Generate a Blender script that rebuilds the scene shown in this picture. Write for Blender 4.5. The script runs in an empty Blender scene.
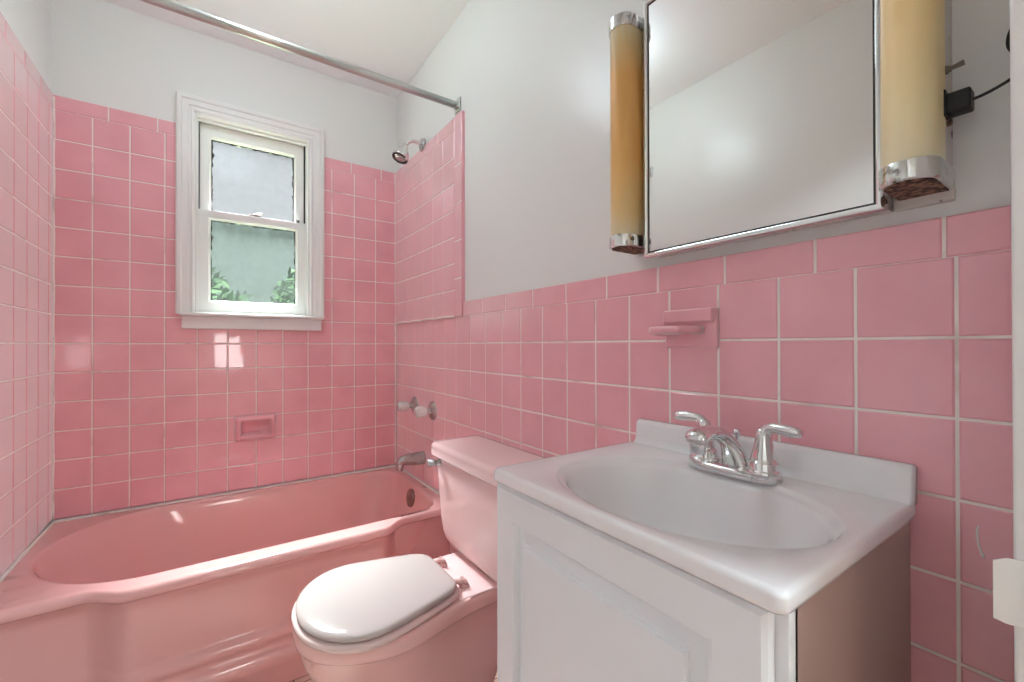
import bpy, bmesh, math, random
from mathutils import Vector, Matrix, noise
random.seed(7)
PI = math.pi
col = bpy.context.scene.collection

# ------------------------------------------------------------------ materials
def srgb(r, g, b):
    f = lambda c: (c/255/12.92) if c/255 <= .04045 else ((c/255+.055)/1.055)**2.4
    return (f(r), f(g), f(b), 1)

def mat(name, color, rough=.4, metal=0, spec=.5, coat=0, coat_rough=.05):
    m = bpy.data.materials.new(name); m.use_nodes = True
    b = m.node_tree.nodes['Principled BSDF']
    b.inputs['Base Color'].default_value = color
    b.inputs['Roughness'].default_value = rough
    b.inputs['Metallic'].default_value = metal
    b.inputs['Specular IOR Level'].default_value = spec
    b.inputs['Coat Weight'].default_value = coat
    b.inputs['Coat Roughness'].default_value = coat_rough
    return m

def nd(m, t, **kw):
    n = m.node_tree.nodes.new(t)
    for k, v in kw.items():
        if hasattr(n, k): setattr(n, k, v)
        else: n.inputs[k.replace('_', ' ')].default_value = v
    return n
def lk(m, a, ao, b, bi): m.node_tree.links.new(a.outputs[ao], b.inputs[bi])
def bsdf(m): return m.node_tree.nodes['Principled BSDF']

def add_bump(m, scale, strength, dist=.002, detail=2, vec=None):
    tc = nd(m, 'ShaderNodeTexCoord'); n = nd(m, 'ShaderNodeTexNoise', Scale=scale, Detail=detail)
    bp = nd(m, 'ShaderNodeBump', Strength=strength, Distance=dist)
    if vec:
        mp = nd(m, 'ShaderNodeMapping'); mp.inputs['Scale'].default_value = vec
        lk(m, tc, 'Object', mp, 0); lk(m, mp, 0, n, 'Vector')
    else: lk(m, tc, 'Object', n, 'Vector')
    lk(m, n, 'Fac', bp, 'Height'); lk(m, bp, 'Normal', bsdf(m), 'Normal')
    return m

def add_mottle(m, c1, c2, scale, lo=.4, hi=.6, detail=3, vec=None):
    tc = nd(m, 'ShaderNodeTexCoord'); n = nd(m, 'ShaderNodeTexNoise', Scale=scale, Detail=detail)
    r = nd(m, 'ShaderNodeValToRGB')
    r.color_ramp.elements[0].position = lo; r.color_ramp.elements[0].color = c1
    r.color_ramp.elements[1].position = hi; r.color_ramp.elements[1].color = c2
    if vec:
        mp = nd(m, 'ShaderNodeMapping'); mp.inputs['Scale'].default_value = vec
        lk(m, tc, 'Object', mp, 0); lk(m, mp, 0, n, 'Vector')
    else: lk(m, tc, 'Object', n, 'Vector')
    lk(m, n, 'Fac', r, 'Fac'); lk(m, r, 'Color', bsdf(m), 'Base Color')
    return m

M = {}
PINK = srgb(233, 165, 175)
M['tile'] = mat('pink_glazed_tile', PINK, .32, coat=1, coat_rough=.035)
bsdf(M['tile']).inputs['Sheen Weight'].default_value = 1; bsdf(M['tile']).inputs['Sheen Roughness'].default_value = .45
add_mottle(M['tile'], srgb(229, 160, 170), srgb(237, 170, 180), 6, .35, .65)
M['grout'] = mat('pale_grout', srgb(238, 228, 222), .8)
bsdf(M['grout']).inputs['Sheen Weight'].default_value = 1; bsdf(M['grout']).inputs['Sheen Roughness'].default_value = .45
add_mottle(M['grout'], srgb(196, 172, 162), srgb(240, 231, 225), 9, .25, .45, 4)
M['plaster'] = mat('white_gloss_paint', srgb(230, 229, 227), .28)
add_bump(M['plaster'], 9, .25, .004, 3, (1, 1, .35))
M['ceilpaint'] = mat('ceiling_white', srgb(246, 246, 247), .6)
add_bump(M['ceilpaint'], 40, .1, .001)
M['trim'] = mat('white_trim_enamel', srgb(232, 230, 229), .3)
add_bump(M['trim'], 25, .08, .001, 2, (1, 1, .2))
M['tub'] = mat('salmon_pink_enamel', srgb(226, 173, 171), .1, coat=.4)
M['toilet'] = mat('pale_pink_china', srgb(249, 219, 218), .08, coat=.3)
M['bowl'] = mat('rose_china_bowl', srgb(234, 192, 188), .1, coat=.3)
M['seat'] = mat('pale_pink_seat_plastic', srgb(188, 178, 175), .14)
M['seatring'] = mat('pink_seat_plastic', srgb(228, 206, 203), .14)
M['sink'] = mat('white_cultured_marble', srgb(238, 236, 239), .12, coat=.3)
add_mottle(M['sink'], srgb(235, 232, 235), srgb(241, 239, 242), 5)
M['cab'] = mat('white_thermofoil', srgb(236, 238, 243), .3)
M['cabside'] = mat('white_side_in_shade', srgb(172, 146, 139), .4)  # white side panel; its shade and pink bounce are put into the colour
M['chrome'] = mat('polished_chrome', (.78, .78, .78, 1), .06, 1)
M['chrome_worn'] = mat('pitted_chrome', (.7, .69, .67, 1), .14, 1)
add_mottle(M['chrome_worn'], srgb(120, 105, 92), srgb(222, 222, 220), 60, .3, .42, 4)
M['chrome_dull'] = mat('greyed_chrome', (.46, .45, .45, 1), .16, .8)  # grey base tones down the pink reflections
M['bronze'] = mat('tarnished_chrome', (.30, .22, .20, 1), .2, .85)
M['alu'] = mat('brushed_rod_metal', (.58, .58, .56, 1), .28, 1)
M['acrylic'] = mat('clear_acrylic', (.95, .94, .92, 1), .12)
bsdf(M['acrylic']).inputs['Transmission Weight'].default_value = .3
M['mirror'] = mat('mirror_silver', (.82, .80, .78, 1), .015, 1)
M['rust'] = mat('rusted_metal', srgb(96, 62, 48), .85)
add_mottle(M['rust'], srgb(50, 32, 26), srgb(150, 112, 92), 120, .42, .6, 6)
M['black'] = mat('black_plastic', srgb(18, 17, 17), .4)
M['dark'] = mat('dark_gap_and_ring', srgb(45, 44, 44), .6)
M['toggle'] = mat('aged_toggle', srgb(120, 112, 100), .45)
M['lampback'] = mat('chipped_white_enamel', srgb(214, 208, 204), .5)
add_mottle(M['lampback'], srgb(92, 66, 54), srgb(214, 206, 202), 38, .30, .37, 5)
# aged milk-glass: yellow in the middle of its length, greyer near the caps
def diffuser(name, end, stops):
    m = mat(name, srgb(205, 165, 105), .38)
    tc = nd(m, 'ShaderNodeTexCoord'); sp = nd(m, 'ShaderNodeSeparateXYZ'); r = nd(m, 'ShaderNodeValToRGB')
    ns = nd(m, 'ShaderNodeTexNoise', Scale=4, Detail=2); ma = nd(m, 'ShaderNodeMath', operation='MULTIPLY_ADD'); ma.inputs[1].default_value = .14
    sb = nd(m, 'ShaderNodeMath', operation='SUBTRACT'); sb.inputs[1].default_value = .07
    lk(m, tc, 'Generated', ns, 'Vector'); lk(m, tc, 'Generated', sp, 0); lk(m, ns, 'Fac', ma, 0); lk(m, sp, 'Z', ma, 2); lk(m, ma, 0, sb, 0)
    lk(m, sb, 0, r, 'Fac'); lk(m, r, 'Color', bsdf(m), 'Base Color')
    e = r.color_ramp.elements
    e[0].position = 0; e[0].color = srgb(*end); e[1].position = 1; e[1].color = srgb(*end)
    for p_, c_ in stops: k = e.new(p_); k.color = srgb(*c_)
    return m
M['diffuser'] = diffuser('aged_amber_diffuser', (212, 200, 170), ((.12, (222, 190, 134)), (.35, (226, 174, 102)), (.75, (222, 168, 98)), (.92, (206, 182, 134))))
M['diffuser_pale'] = diffuser('aged_diffuser_brightened', (232, 222, 190), ((.12, (240, 222, 176)), (.35, (242, 214, 158)), (.7, (238, 200, 128)), (.92, (226, 202, 152))))  # right lamp's paler copy: the stronger light on it is in the colour
# floor mosaic
m = M['floor'] = mat('small_mosaic_floor', srgb(190, 150, 135), .4)
tc = nd(m, 'ShaderNodeTexCoord'); bt = nd(m, 'ShaderNodeTexBrick', offset=.5)
bt.inputs['Scale'].default_value = 1
bt.inputs['Color1'].default_value = srgb(226, 200, 188); bt.inputs['Color2'].default_value = srgb(218, 188, 174)
bt.inputs['Mortar'].default_value = srgb(120, 78, 66); bt.inputs['Mortar Size'].default_value = .0018
bt.inputs['Brick Width'].default_value = .05; bt.inputs['Row Height'].default_value = .026
lk(m, tc, 'Object', bt, 'Vector'); lk(m, bt, 'Color', bsdf(m), 'Base Color')
M['wood'] = mat('hall_oak_floor', srgb(150, 108, 72), .35)
add_mottle(M['wood'], srgb(132, 92, 58), srgb(164, 122, 84), 5, .3, .7, 4, (1, 12, 1))
M['hallwall'] = mat('hall_wall_paint', srgb(222, 219, 214), .6)
add_mottle(M['hallwall'], srgb(168, 158, 148), srgb(174, 164, 154), 3)
M['leaf'] = mat('leaf_green', srgb(60, 84, 50), .9, spec=.05)
add_mottle(M['leaf'], srgb(34, 52, 30), srgb(66, 88, 54), 4)
M['bark'] = mat('bark', srgb(96, 80, 66), .9)
M['siding'] = mat('grey_lilac_siding', srgb(150, 150, 160), .8)
add_bump(M['siding'], 3, .3, .01, 2, (.1, 1, 8))
M['soil'] = mat('lawn', srgb(110, 130, 86), .9)
add_mottle(M['soil'], srgb(96, 118, 70), srgb(122, 140, 96), 3)

def glass(name, tint, haze, grime, amp=.10):
    """frosted pane: part clear, part light-scattering, with dark putty grime along its border"""
    m = bpy.data.materials.new(name); m.use_nodes = True
    nt = m.node_tree; nt.nodes.remove(nt.nodes['Principled BSDF'])
    out = nt.nodes['Material Output']
    tr = nd(m, 'ShaderNodeBsdfTransparent'); tr.inputs[0].default_value = tint
    tl = nd(m, 'ShaderNodeBsdfTranslucent'); tl.inputs[0].default_value = tuple(c*.035 for c in tint[:3])+(1,)
    gl = nd(m, 'ShaderNodeBsdfGlossy'); gl.inputs['Roughness'].default_value = .15
    df = nd(m, 'ShaderNodeBsdfDiffuse'); df.inputs[0].default_value = srgb(80, 78, 74)
    tc = nd(m, 'ShaderNodeTexCoord'); sep = nd(m, 'ShaderNodeSeparateXYZ'); lk(m, tc, 'Generated', sep, 0)
    def edge(o):
        s = nd(m, 'ShaderNodeMath', operation='SUBTRACT'); s.inputs[1].default_value = .5; lk(m, sep, o, s, 0)
        a = nd(m, 'ShaderNodeMath', operation='ABSOLUTE'); lk(m, s, 0, a, 0); return a
    mx = nd(m, 'ShaderNodeMath', operation='MAXIMUM'); lk(m, edge('X'), 0, mx, 0); lk(m, edge('Z'), 0, mx, 1)
    ns = nd(m, 'ShaderNodeTexNoise', Scale=11, Detail=5); lk(m, tc, 'Generated', ns, 'Vector')
    ad = nd(m, 'ShaderNodeMath', operation='MULTIPLY_ADD'); ad.inputs[1].default_value = .10
    lk(m, ns, 'Fac', ad, 0); lk(m, mx, 0, ad, 2)
    gt = nd(m, 'ShaderNodeMath', operation='GREATER_THAN'); gt.inputs[1].default_value = grime; lk(m, ad, 0, gt, 0)
    n2 = nd(m, 'ShaderNodeTexNoise', Scale=3, Detail=3); lk(m, tc, 'Generated', n2, 'Vector')
    mr = nd(m, 'ShaderNodeMapRange'); mr.inputs['From Min'].default_value = .3; mr.inputs['From Max'].default_value = .7
    mr.inputs['To Min'].default_value = haze-amp; mr.inputs['To Max'].default_value = haze+amp; lk(m, n2, 'Fac', mr, 0)
    m1 = nd(m, 'ShaderNodeMixShader'); lk(m, mr, 0, m1, 0); lk(m, tr, 0, m1, 1); lk(m, tl, 0, m1, 2)
    m2 = nd(m, 'ShaderNodeMixShader'); m2.inputs[0].default_value = .008; lk(m, m1, 0, m2, 1); lk(m, gl, 0, m2, 2)
    m3 = nd(m, 'ShaderNodeMixShader'); lk(m, gt, 0, m3, 0); lk(m, m2, 0, m3, 1); lk(m, df, 0, m3, 2)
    lk(m, m3, 0, out, 'Surface')
    return m
M['pane_up'] = glass('frosted_glass', (.95, .97, .98, 1), .2, .535)
M['pane_low'] = glass('frosted_glass_greenish', (.80, .89, .84, 1), .24, .54, .22)

# ------------------------------------------------------------------ mesh helpers
def obj(name, bm, m=None, parent=None, smooth=False, bevel=0, seg=2, ang=35, kind=None):
    bmesh.ops.recalc_face_normals(bm, faces=bm.faces)
    me = bpy.data.meshes.new(name); bm.to_mesh(me); bm.free()
    for mm in (m if isinstance(m, (list, tuple)) else [m]):
        if mm: me.materials.append(mm)
    o = bpy.data.objects.new(name, me); col.objects.link(o)
    if parent: o.parent = parent; o.matrix_parent_inverse = Matrix.Translation(parent.location).inverted() if False else Matrix(); 
    if parent: o.location = -W0(parent)
    if smooth:
        for p in me.polygons: p.use_smooth = True
    if bevel:
        md = o.modifiers.new('bevel', 'BEVEL'); md.width = bevel; md.segments = seg
        md.limit_method = 'ANGLE'; md.angle_limit = math.radians(ang); md.harden_normals = False
        for p in me.polygons: p.use_smooth = True
        wn = o.modifiers.new('wn', 'WEIGHTED_NORMAL'); wn.keep_sharp = False
    if kind: o['kind'] = kind
    return o
def W0(o):
    v = Vector((0, 0, 0))
    while o: v += o.location; o = o.parent
    return v
def thing(name, label, cat, loc=(0, 0, 0), group=None):
    o = bpy.data.objects.new(name, None); col.objects.link(o); o.location = loc; o.empty_display_size = .05
    o['label'] = label; o['category'] = cat; o['kind'] = 'thing'
    if group: o['group'] = group
    return o
def tag(o, label, cat, group=None):
    o['label'] = label; o['category'] = cat; o['kind'] = 'thing'
    if group: o['group'] = group
    return o

def box(bm, x0, x1, y0, y1, z0, z1):
    v = [bm.verts.new((x, y, z)) for x in (x0, x1) for y in (y0, y1) for z in (z0, z1)]
    for f in ((0,1,3,2), (4,6,7,5), (0,4,5,1), (2,3,7,6), (0,2,6,4), (1,5,7,3)):
        bm.faces.new([v[i] for i in f])
    return v
def B(*a):
    bm = bmesh.new(); box(bm, *a); return bm
def loft(bm, rings, cap0=False, cap1=False, closed=True):
    R = [[bm.verts.new(p) for p in r] for r in rings]
    n = len(R[0])
    for a, b in zip(R, R[1:]):
        for i in range(n if closed else n-1):
            j = (i+1) % n
            bm.faces.new((a[i], a[j], b[j], b[i]))
    if cap0: bm.faces.new(R[0])
    if cap1: bm.faces.new(R[-1][::-1])
    return R
def frame_of(d):
    d = Vector(d).normalized()
    u = d.cross(Vector((0, 0, 1)))
    if u.length < 1e-3: u = d.cross(Vector((0, 1, 0)))
    u.normalize(); return u, d.cross(u).normalized()
def tube(bm, pts, rad, n=20, sx=1, caps=True):
    """round (or flattened by sx) tube along a path"""
    P = [Vector(p) for p in pts]
    if not isinstance(rad, (list, tuple)): rad = [rad]*len(P)
    rings = []; u = None
    for i, p in enumerate(P):
        d = (P[min(i+1, len(P)-1)]-P[max(i-1, 0)]).normalized()
        if u is None: u, v = frame_of(d)
        else:
            u = (u-d*u.dot(d)).normalized(); v = d.cross(u).normalized()
        rings.append([p+u*(rad[i]*sx*math.cos(2*PI*k/n))+v*(rad[i]*math.sin(2*PI*k/n)) for k in range(n)])
    loft(bm, rings, caps, caps)
def lathe(bm, base, axis, prof, n=28, flute=0, nf=12):
    """prof: (distance along axis, radius)"""
    base = Vector(base); d = Vector(axis).normalized(); u, v = frame_of(d)
    rings = []
    for t, r in prof:
        ring = []
        for k in range(n):
            a = 2*PI*k/n; rr = r*(1+flute*math.cos(nf*a))
            ring.append(base+d*t+u*(rr*math.cos(a))+v*(rr*math.sin(a)))
        rings.append(ring)
    loft(bm, rings, True, True)
def bez(p0, p1, p2, p3, n=12):
    p0, p1, p2, p3 = map(Vector, (p0, p1, p2, p3)); o = []
    for i in range(n+1):
        t = i/n; s = 1-t
        o.append(p0*s**3+p1*3*s*s*t+p2*3*s*t*t+p3*t**3)
    return o
def sstep(a, b, x):
    t = max(0, min(1, (x-a)/(b-a))); return t*t*(3-2*t)
def rr_cast(th, cx, cy, x0, x1, y0, y1, r):
    """point where a ray from (cx,cy) meets a rounded rectangle"""
    dx, dy = math.cos(th), math.sin(th)
    t = min((x1-cx)/dx if dx > 1e-9 else (x0-cx)/dx if dx < -1e-9 else 1e9,
            (y1-cy)/dy if dy > 1e-9 else (y0-cy)/dy if dy < -1e-9 else 1e9)
    x, y = cx+dx*t, cy+dy*t
    qx = x1-r if x > x1-r else x0+r if x < x0+r else None
    qy = y1-r if y > y1-r else y0+r if y < y0+r else None
    if r > 0 and qx is not None and qy is not None:
        ex, ey = cx-qx, cy-qy
        b = ex*dx+ey*dy; c = ex*ex+ey*ey-r*r; D = b*b-c
        if D > 0:
            t = -b+math.sqrt(D); x, y = cx+dx*t, cy+dy*t
    return x, y
def angles(cx, cy, x0, x1, y0, y1, r, n=120):
    A = [2*PI*i/n for i in range(n)]
    for X, Y, sx, sy in ((x0, y0, 1, 1), (x1, y0, -1, 1), (x1, y1, -1, -1), (x0, y1, 1, -1)):
        for k in range(9):
            f = k/8*PI/2
            px, py = X+sx*r*(1-math.cos(f)), Y+sy*r*(1-math.sin(f))
            A.append(math.atan2(py-cy, px-cx) % (2*PI))
    A.sort(); out = [A[0]]
    for a in A[1:]:
        if a-out[-1] > 2e-3: out.append(a)
    return out
def sell(th, cx, cy, a, b, n):
    c, s = math.cos(th), math.sin(th)
    k = (abs(c/a)**n+abs(s/b)**n)**(-1/n)
    return cx+c*k, cy+s*k

# ------------------------------------------------------------------ tiled panels
GW, BV, TH = .0040, .0022, .0017
def tile_panel(name, us, vs, P, parent, holes=(), skirt=.008, tilt=.00022, bull=None, m=None):
    """connected sheet of glazed tiles; us/vs are joint positions, P(u,v,d) places a point d in front of the wall"""
    def lines(js):
        L = [(js[0], 0, -1)]
        for i, (a, b) in enumerate(zip(js, js[1:])):
            lo = a+(GW/2 if i else .0004); hi = b-(GW/2 if i < len(js)-2 else .0004)
            L += [(lo, 0, -1), (lo+BV, 1, i), (hi-BV, 1, i), (hi, 0, -1)]
        L.append((js[-1], 0, -1)); return L
    U, V = lines(sorted(us)), lines(sorted(vs))
    bm = bmesh.new(); G = []
    rnd = random.Random(name)
    off = {}
    for i, (u, fu, iu) in enumerate(U):
        row = []
        for j, (v, fv, iv) in enumerate(V):
            d = 0
            if fu and fv: d = TH+rnd.uniform(-tilt, tilt)
            row.append(bm.verts.new(P(u, v, d)))
        G.append(row)
    for i in range(len(U)-1):
        for j in range(len(V)-1):
            uc, vc = (U[i][0]+U[i+1][0])/2, (V[j][0]+V[j+1][0])/2
            if any(a < uc < b and c < vc < d_ for a, b, c, d_ in holes): continue
            f = bm.faces.new((G[i][j], G[i+1][j], G[i+1][j+1], G[i][j+1]))
            face = U[i][1] and U[i+1][1] and V[j][1] and V[j+1][1]
            slope = (U[i][1] or U[i+1][1]) and (V[j][1] or V[j+1][1])
            f.material_index = 0 if slope else 1
    be = [e for e in bm.edges if len(e.link_faces) == 1]
    ret = bmesh.ops.extrude_edge_only(bm, edges=be)
    nv = [g for g in ret['geom'] if isinstance(g, bmesh.types.BMVert)]
    n0 = (Vector(P(0, 0, 0))-Vector(P(0, 0, 1)))
    for v in nv: v.co += n0*skirt
    for f in [g for g in ret['geom'] if isinstance(g, bmesh.types.BMFace)]: f.material_index = 0
    bm.verts.ensure_lookup_table()
    loose = [v for v in bm.verts if not v.link_faces]
    bmesh.ops.delete(bm, geom=loose, context='VERTS')
    return obj(name, bm, [m or M['tile'], M['grout']], parent)

W = 1.2992; PZ = .108; Z0 = 1.08
ROW = [Z0+(8-r)*PZ for r in range(0, 19)]         # joint heights, row 0 = under the top trim of the tub surround
rows_tub = ROW[:15]
CEIL = 2.41
YD = -2.2095                                       # room face of the door wall

# ------------------------------------------------------------------ setting
fl = obj('floor', B(-1.45, .15, -2.30, .12, -.06, 0), M['floor'], kind='structure')
ce = obj('ceiling', B(-1.45, .15, -2.40, .12, CEIL, CEIL+.08), M['ceilpaint'], kind='structure')
wr = obj('wall_right', B(.008, .13, -2.40, .12, 0, CEIL), M['plaster'], kind='structure')
wl = obj('wall_left', B(-W-.13, -W-.008, -2.40, .12, 0, CEIL), M['plaster'], kind='structure')
# back wall with the window opening
WX0, WX1, WZ0, WZ1 = -.878, -.430, 1.205, 2.062
bm = bmesh.new()
box(bm, -W-.12, WX0, .008, .13, 0, CEIL); box(bm, WX1, .12, .008, .13, 0, CEIL)
box(bm, WX0, WX1, .008, .13, 0, WZ0); box(bm, WX0, WX1, .008, .13, WZ1, CEIL)
wb = obj('wall_back', bm, M['plaster'], kind='structure')
# door wall: the camera stands in its doorway
JX = -.243; DX0 = -1.04
bm = bmesh.new()
box(bm, JX+.02, .008, YD-.12, YD, 0, CEIL); box(bm, -W-.008, DX0-.02, YD-.12, YD, 0, CEIL)
box(bm, DX0-.02, JX+.02, YD-.12, YD, 2.06, CEIL)
wd = obj('wall_front', bm, M['plaster'], kind='structure')

PR = lambda u, v, d: (-d, u, v)
PRs = lambda u, v, d: (-.006-d, u, v)              # the tub surround stands a little prouder
PB = lambda u, v, d: (u, -d, v)
PL = lambda u, v, d: (-W+d, u, v)
xs_back = [-W]+[-W-.0007+i*.108 for i in range(1, 12)]+[0]
win_hole = (-.90, -.40, 1.17, 2.3)
tile_panel('tile_field', xs_back, rows_tub, PB, wb, holes=[win_hole])
ztop = ROW[0]+.055
tile_panel('trim_tile_row', [-W, -1.147, -.999, -.875, -.695, -.54, -.387, -.235, -.082, 0], [ROW[0], ztop], PB, wb, holes=[win_hole])
ys_s = [-.693, -.5855, -.4775, -.3695, -.2615, -.1535, -.0455, 0]
tile_panel('tile_field', ys_s, ROW[:8], PRs, wr, skirt=.014)
tile_panel('trim_tile_row', [-.693, -.54, -.387, -.234, -.081, 0], [ROW[0], ztop], PRs, wr, skirt=.014)
tile_panel('edge_trim_column', [-.755, -.693], [ROW[7]-.0]+[ROW[7]+.152*k for k in range(1, 5)]+[ztop], PRs, wr, skirt=.014)
ys_v = ys_s+[-.813-.11*k for k in range(0, 13)]+[-2.21]
tile_panel('tile_field', ys_v, ROW[7:15], PR, wr)
tile_panel('tile_field', [-.813-.11*k for k in range(0, 13)]+[-2.21, -.757, -.60], ROW[14:18]+[0], PR, wr)
tile_panel('trim_tile_row', [-.752, -.7525-.0]+[-.749-.1525*k for k in range(1, 10)]+[-2.21], [ROW[7], ROW[7]+.056], PR, wr)
ys_l = [-.662]+[-.052-.11*k for k in range(0, 6)]+[0]
tile_panel('tile_field', sorted(set(ys_l)), rows_tub, PL, wl)
tile_panel('trim_tile_row', [-.662, -.60, -.447, -.295, -.142, 0], [ROW[0], ztop], PL, wl)
# thick caulk line on the surround and in the corners
bm = bmesh.new()
tube(bm, [(-.0085, y, ROW[7]+.001+.0012*math.sin(40*y)) for y in [-.69+.023*k for k in range(30)]], .0042, 8)
obj('caulk_line', bm, M['grout'], wr, True)
for xx, nm, par in ((-.0065, 'corner_caulk', wb), (-W+.003, 'corner_caulk', wb)):
    bm = bmesh.new(); tube(bm, [(xx+.0008*math.sin(31*z), -.0004, z) for z in [.43+.03*k for k in range(53)]], .0042, 8)
    obj(nm, bm, M['grout'], par, True)
# white paint drip on the tile beside the vanity
bm = bmesh.new(); tube(bm, bez((-.0015, -2.152, .838), (-.003, -2.149, .823), (-.003, -2.152, .81), (-.0018, -2.157, .797), 10), [.0004]+[.0012]*8+[.0018, .0008], 8)
obj('paint_drip', bm, M['trim'], wr, True)

# hall behind the camera
hf = obj('floor_hall', B(-2.2, 1.0, -4.6, -2.30, -.06, 0), M['wood'], kind='structure'); 
hw = obj('wall_hall_end', B(-2.2, 1.0, -4.7, -4.6, 0, 2.5), M['hallwall'], kind='structure')
obj('wall_hall_left', B(-2.3, -2.2, -4.7, -2.325, 0, 2.5), M['ceilpaint'], kind='structure')
obj('wall_hall_right', B(1.0, 1.1, -4.7, -2.325, 0, 2.5), M['hallwall'], kind='structure')
bm = bmesh.new(); box(bm, -2.3, -W-.13, -2.325, -2.25, 0, 2.5); box(bm, .13, 1.1, -2.325, -2.25, 0, 2.5)
obj('wall_hall_near', bm, M['hallwall'], kind='structure')
obj('ceiling_hall', B(-2.3, 1.1, -4.7, -2.325, 2.49, 2.56), M['ceilpaint'], kind='structure')

# door frame with the strike plate
d1 = bpy.data.objects.new('door_1', None); col.objects.link(d1); d1['kind'] = 'structure'; d1.location = (JX, YD, 0)
bm = bmesh.new(); box(bm, JX, JX+.02, YD-.135, YD+.002, 0, 2.06)
obj('jamb', bm, M['trim'], d1, bevel=.003)
obj('jamb', B(DX0-.02, DX0, YD-.135, YD+.002, 0, 2.06), M['trim'], d1, bevel=.003)
obj('head_jamb', B(DX0-.02, JX+.02, YD-.135, YD+.002, 2.04, 2.06), M['trim'], d1, bevel=.003)
obj('door_stop', B(JX-.012, JX, YD-.085, YD-.05, 0, 2.04), M['trim'], d1, bevel=.003)
bm = bmesh.new()
prof = [(JX-.0015, YD-.055), (JX-.0015, YD-.004), (JX-.004, YD+.005), (JX-.0085, YD+.0125)]
zc, hh = .857, .0285
outer = []
rings = []
for (x, y) in prof:
    h = hh if (x, y) != prof[-1] else hh-.003
    rings.append([(x-.0012, y+.0006, zc-h), (x-.0012, y+.0006, zc+h), (x+.0012, y-.0006, zc+h), (x+.0012, y-.0006, zc-h)])
loft(bm, rings, True, True)
obj('strike_plate', bm, M['trim'], d1, bevel=.0008, ang=60)

# ------------------------------------------------------------------ window
w1 = bpy.data.objects.new('window_1', None); col.objects.link(w1); w1['kind'] = 'structure'; w1.location = (-.655, 0, 1.2)
def casing_bar(bm, a, b, horiz):
    pass
CX0, CX1, CZ0, CZ1 = -.940, -.368, 1.205, 2.122
# casing: mitred profile swept up, across and down
prof = [(0, .004), (0, -.024), (.006, -.028), (.016, -.028), (.021, -.022), (.040, -.0215), (.044, -.017), (.050, -.0165), (.053, -.020), (.060, -.019), (.063, -.014), (.063, .004)]
bm = bmesh.new()
def cp(k, path):
    t, y = prof[k]
    return {'bl': (CX0+t, y, CZ0), 'tl': (CX0+t, y, CZ1-t), 'tr': (CX1-t, y, CZ1-t), 'br': (CX1-t, y, CZ0)}[path]
loft(bm, [[cp(k, s) for k in range(len(prof))] for s in ('bl', 'tl', 'tr', 'br')], True, True)
obj('casing', bm, M['trim'], w1)
bm = bmesh.new(); box(bm, CX0+.012, CX1-.006, -.052, .03, 1.196, 1.210)
obj('stool', bm, M['trim'], w1, bevel=.004)
bm = bmesh.new(); box(bm, CX0+.020, CX1-.014, -.030, .002, 1.143, 1.196)
obj('apron', bm, M['trim'], w1, bevel=.004)
bm = bmesh.new()
JO = .022
box(bm, WX0, WX0+.010, -.012, .125, WZ0, WZ1); box(bm, WX1-.010, WX1, -.012, .125, WZ0, WZ1); box(bm, WX0, WX1, -.012, .125, WZ1-.012, WZ1)
box(bm, WX0, WX1, .0, .125, WZ0-.006, WZ0+.012)
obj('jamb', bm, M['trim'], w1, bevel=.002)
bm = bmesh.new()
for s, x in ((1, WX0+.010), (-1, WX1-.010)):
    x2 = x+s*.0035; box(bm, min(x, x2), max(x, x2), .012, .022, WZ0+.012, WZ1-.012)
box(bm, WX0+.010, WX1-.010, .012, .022, WZ1-.024, WZ1-.012)
obj('inner_stop', bm, M['trim'], w1, bevel=.002)
bm = bmesh.new()
for x in (WX0+.0105, WX1-.0165): box(bm, x, x+.006, .052, .092, 1.64, WZ1-.013)
obj('sash_gap_shade', bm, M['dark'], w1)  # dark strips put the shade of the recess beside the sash into colour
def sash(name, x0, x1, z0, z1, y0, y1, st, top, bot, pane):
    g = (x0+st, x1-st, z0+bot, z1-top)
    bm = bmesh.new()
    o4 = [(x0, z0), (x1, z0), (x1, z1), (x0, z1)]
    i4 = [(g[0], g[2]), (g[1], g[2]), (g[1], g[3]), (g[0], g[3])]
    c4 = [(g[0]-.007, g[2]-.007), (g[1]+.007, g[2]-.007), (g[1]+.007, g[3]+.007), (g[0]-.007, g[3]+.007)]
    rings = [[(x, y1, z) for x, z in i4], [(x, y1, z) for x, z in o4], [(x, y0, z) for x, z in o4],
             [(x, y0, z) for x, z in c4], [(x, y0+.004, z) for x, z in c4], [(x, y0+.009, z) for x, z in i4], [(x, y1, z) for x, z in i4]]
    loft(bm, rings)
    s = obj(name, bm, M['trim'], w1, bevel=.0015)
    yg = (y0+y1)/2+.002
    obj('glass_pane', B(g[0]-.001, g[1]+.001, yg, yg+.003, g[2]-.001, g[3]+.001), pane, s)
    return s
su = sash('upper_sash', WX0+.0172, WX1-.0172, 1.632, 2.046, .056, .088, .041, .056, .030, M['pane_up'])
sl = sash('lower_sash', WX0+.0105, WX1-.0105, 1.218, 1.662, .024, .052, .046, .040, .052, M['pane_low'])
bm = bmesh.new(); box(bm, -.682, -.632, .026, .046, 1.662, 1.667)
lathe(bm, (-.655, .036, 1.667), (0, 0, 1), [(0, .009), (.007, .009), (.009, .006)], 14)
tube(bm, [(-.655, .036, 1.674), (-.640, .030, 1.6755), (-.627, .027, 1.677)], [.0045, .004, .005], 10)
lock = obj('sash_lock', bm, M['bronze'], w1, bevel=.0008)
bm = bmesh.new(); box(bm, WX1-.052, WX1-.036, .048, .056, 1.664, 1.684); tube(bm, [(WX1-.044, .049, 1.679), (WX1-.044, .040, 1.684), (WX1-.044, .036, 1.692)], .0028, 8)
obj('vent_catch', bm, M['chrome_worn'], w1, bevel=.0008)

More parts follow.
